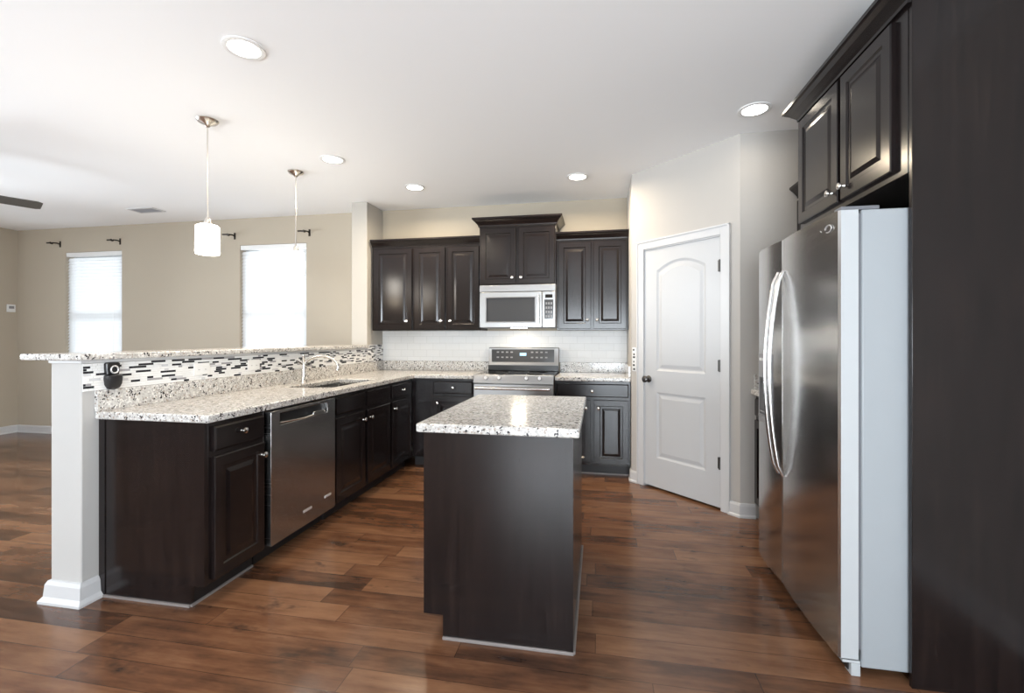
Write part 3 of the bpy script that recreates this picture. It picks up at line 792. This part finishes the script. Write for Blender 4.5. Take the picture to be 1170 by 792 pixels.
lo_ = bpy.data.objects.new('can_light', ld); COL.objects.link(lo_); lo_.location = (0, 0, -.012); lo_.parent = t
for (xy, lab) in can_spots[1:]:
    r_ = dup(t, (*xy, CEIL), label=lab)
    k_ = {2: 1.9, 3: 1.9, 4: .12}.get([c[1] for c in can_spots].index(lab))   # the two by the cabinets burn brighter, the one by the refrigerator much dimmer
    for ch in r_.children:
        if ch.type == 'LIGHT' and k_: ch.data = ch.data.copy(); ch.data.energy = CAN_POWER * k_

t = thing('pendant_lamp', 'nearer pendant lamp with a lit white glass shade, hanging over the bar', 'pendant lamp', (-2.562, 2.666, CEIL), 0, 'pendant lamps above the bar')
MB().lathe([(0, 0), (.066, 0), (.066, -.006), (.055, -.020), (.022, -.034), (.010, -.050), (0, -.052)], seg=30).build('canopy', 'nickel', t)
MB().cyl((0, 0, -.04), (0, 0, -.655), .0045, seg=10).build('rod', 'nickel', t)
MB().lathe([(.006, -.645), (.016, -.655), (.022, -.675), (.022, -.700), (.012, -.705)], seg=20).build('socket_cap', 'nickel', t)
sh = MB().lathe([(.012, -.700), (.055, -.702), (.066, -.710), (.070, -.722), (.071, -.880), (.068, -.893), (.060, -.896), (0, -.896)], seg=36).build('lamp_shade', 'shade', t)
ld = bpy.data.lights.new('pendant_light', 'POINT'); ld.energy = 2; ld.color = WARM; ld.shadow_soft_size = .06
lo_ = bpy.data.objects.new('pendant_light', ld); COL.objects.link(lo_); lo_.location = (0, 0, -.98); lo_.parent = t
dup(t, (-2.600, 3.635, CEIL), label='farther pendant lamp, hanging in front of the window nearest the cabinets')

# ------------------------------------------------------------------ ceiling vent, fan
t = thing('ceiling_vent', 'small white air vent in the living room ceiling', 'vent', (-5.05, 4.416, CEIL))
m = MB().slab([-.17, -.145, .145, .17], [-.09, -.065, .065, .09], lambda u, v: not (abs(u) < .145 and abs(v) < .065), -.008, 0, 'z'); m.build('frame', 'vent', t, bevel=.002)
MB().box(-.145, .145, -.065, .065, -.001, 0).build('backing', 'void', t)
m = MB()
for k in range(7): m.prism([(-.060+k*.018, -.001), (-.052+k*.018, -.008), (-.050+k*.018, -.008), (-.058+k*.018, -.001)], 'x', -.145, .145)
m.build('slats', 'mgrey', t)
fx, fy = -5.10, 2.52
t = thing('ceiling_fan', 'dark ceiling fan with one blade reaching into view at the left edge', 'ceiling fan', (fx, fy, CEIL))
MB().lathe([(0, 0), (.07, 0), (.065, -.03), (.03, -.05), (0, -.05)]).build('canopy', 'bronze', t)
MB().cyl((0, 0, -.03), (0, 0, -.20), .012).build('downrod', 'bronze', t)
MB().lathe([(0, -.19), (.05, -.19), (.11, -.22), (.12, -.28), (.10, -.32), (.05, -.345), (0, -.35)]).build('motor', 'bronze', t)
for k in range(5):
    a = math.radians(64.5 + 72*k)
    m = MB()
    L0, L1 = .17, .775
    m.rings([[(r, y*wd, .004*s2) for (y, s2) in ((-1, -1), (1, -1), (1, 1), (-1, 1))] for r, wd in ((L0, .050), (L0+.06, .062), (L1-.03, .070), (L1, .055))])
    b = m.build('blade', 'fan', t, bevel=.002)
    b.rotation_euler = (math.radians(-15), 0, a); b.location = (0, 0, -.305)
    m = MB().box(.09, .22, -.02, .02, .003, .010); i = m.build('blade_arm', 'bronze', b)

# ------------------------------------------------------------------ small wall things
brs = [(-7.02, 'dark curtain bracket at the upper left corner of the far left window'), (-6.06, 'dark curtain bracket at the upper right corner of the far left window'),
       (-4.37, 'dark curtain bracket at the upper left corner of the window nearer the kitchen'), (-3.36, 'dark curtain bracket at the upper right corner of the window nearer the kitchen')]
t = thing('curtain_bracket', brs[0][1], 'curtain bracket', (brs[0][0], YB, 2.515), 0, 'empty curtain rod brackets above the windows')
MB().box(-.012, .012, -.006, 0, -.04, .04).build('wall_plate', 'bronze', t, bevel=.002)
MB().tube([(0, -.004, 0), (0, -.04, .008), (0, -.085, .004), (0, -.095, -.012), (0, -.11, -.012), (0, -.118, .010)], .008, 8).build('arm', 'bronze', t)
MB().tube([(.0, -.09, -.002), (-.05, -.092, .004), (-.09, -.092, .004)], .010, 8).build('rod_stub', 'bronze', t)
for x, lab in brs[1:]: dup(t, (x, YB, 2.515), label=lab)

def outlet(y, z, label):
    t = thing('wall_outlet', label, 'wall outlet', (HX1+.007, y, z), R90, 'white outlets in the mosaic band')
    MB().box(-.058, .058, -.006, 0, -.036, .036).build('cover_plate', 'white_pl', t, bevel=.002)
    for s in (-.024, .024):
        f = MB().box(s-.015, s+.015, -.0075, -.006, -.014, .014).build('socket', 'white_pl', t, bevel=.001)
        MB().box(s-.006, s+.006, -.0078, -.0074, -.006, -.003).build('slot', 'mgrey', f)
outlet(2.475, 1.083, 'white outlet plate in the mosaic band, nearer the camera'); outlet(2.915, 1.083, 'white outlet plate in the mosaic band, closer to the sink')
# black holder on the mosaic
t = thing('wall_holder', 'small black rounded fixture with pale ring at the near end of the mosaic band', 'wall fixture', (HX1+.007, 1.932, 1.075), R90)
m = MB()
prof = [(-.034, .012), (-.036, -.005), (-.032, -.035), (-.020, -.055), (0, -.062), (.020, -.055), (.032, -.035), (.036, -.005), (.034, .012), (0, .018)]
m.rings([[(x*k, -d, z*k) for x, z in prof] for k, d in ((1, 0), (1, .022), (.9, .034), (.6, .040))])
m.build('pouch', 'black', t)
m = MB(); m.rings([[(x*k, -d, .046+z*k) for x, z in [(-.030, -.03), (.030, -.03), (.034, .0), (.034, .024), (.026, .030), (-.026, .030), (-.034, .024), (-.034, .0)]] for k, d in ((1, 0), (1, .014), (.9, .018))])
m.build('back_plate', 'black', t)
MB().tube([(.018*math.cos(a), -.024, .040 + .018*math.sin(a)) for a in [2*PI*i/20 for i in range(21)]], .004, 8).build('ring', 'badge', t, label='pale metal ring')
# narrow plaque left of pantry door casing
t = thing('wall_plaque', 'narrow white strip with small dark marks between the cabinets and the pantry door casing', 'wall plaque', (0, 0, 0))
t.matrix_world = Md @ Matrix.Translation((.034, 0, 1.085))
MB().box(-.022, .022, -.006, 0, -.105, .105).build('strip', 'white_pl', t, bevel=.002)
m = MB()
for k, z in enumerate((.085, .045, .020, -.02, -.05, -.085)):
    m.box(-.012+.004*(k % 2), .004+.004*(k % 3), -.0075, -.006, z-.009, z+.007)
m.build('marks', 'black', t)
# small control on the left living room wall
t = thing('thermostat', 'small pale thermostat on the far left living room wall', 'thermostat', (XL, 4.872, 1.67), R90)
MB().box(-.045, .045, -.018, 0, -.05, .05).build('housing', 'white_pl', t, bevel=.004)
MB().box(-.028, .028, -.0195, -.018, -.005, .03).build('screen', 'mgrey', t)
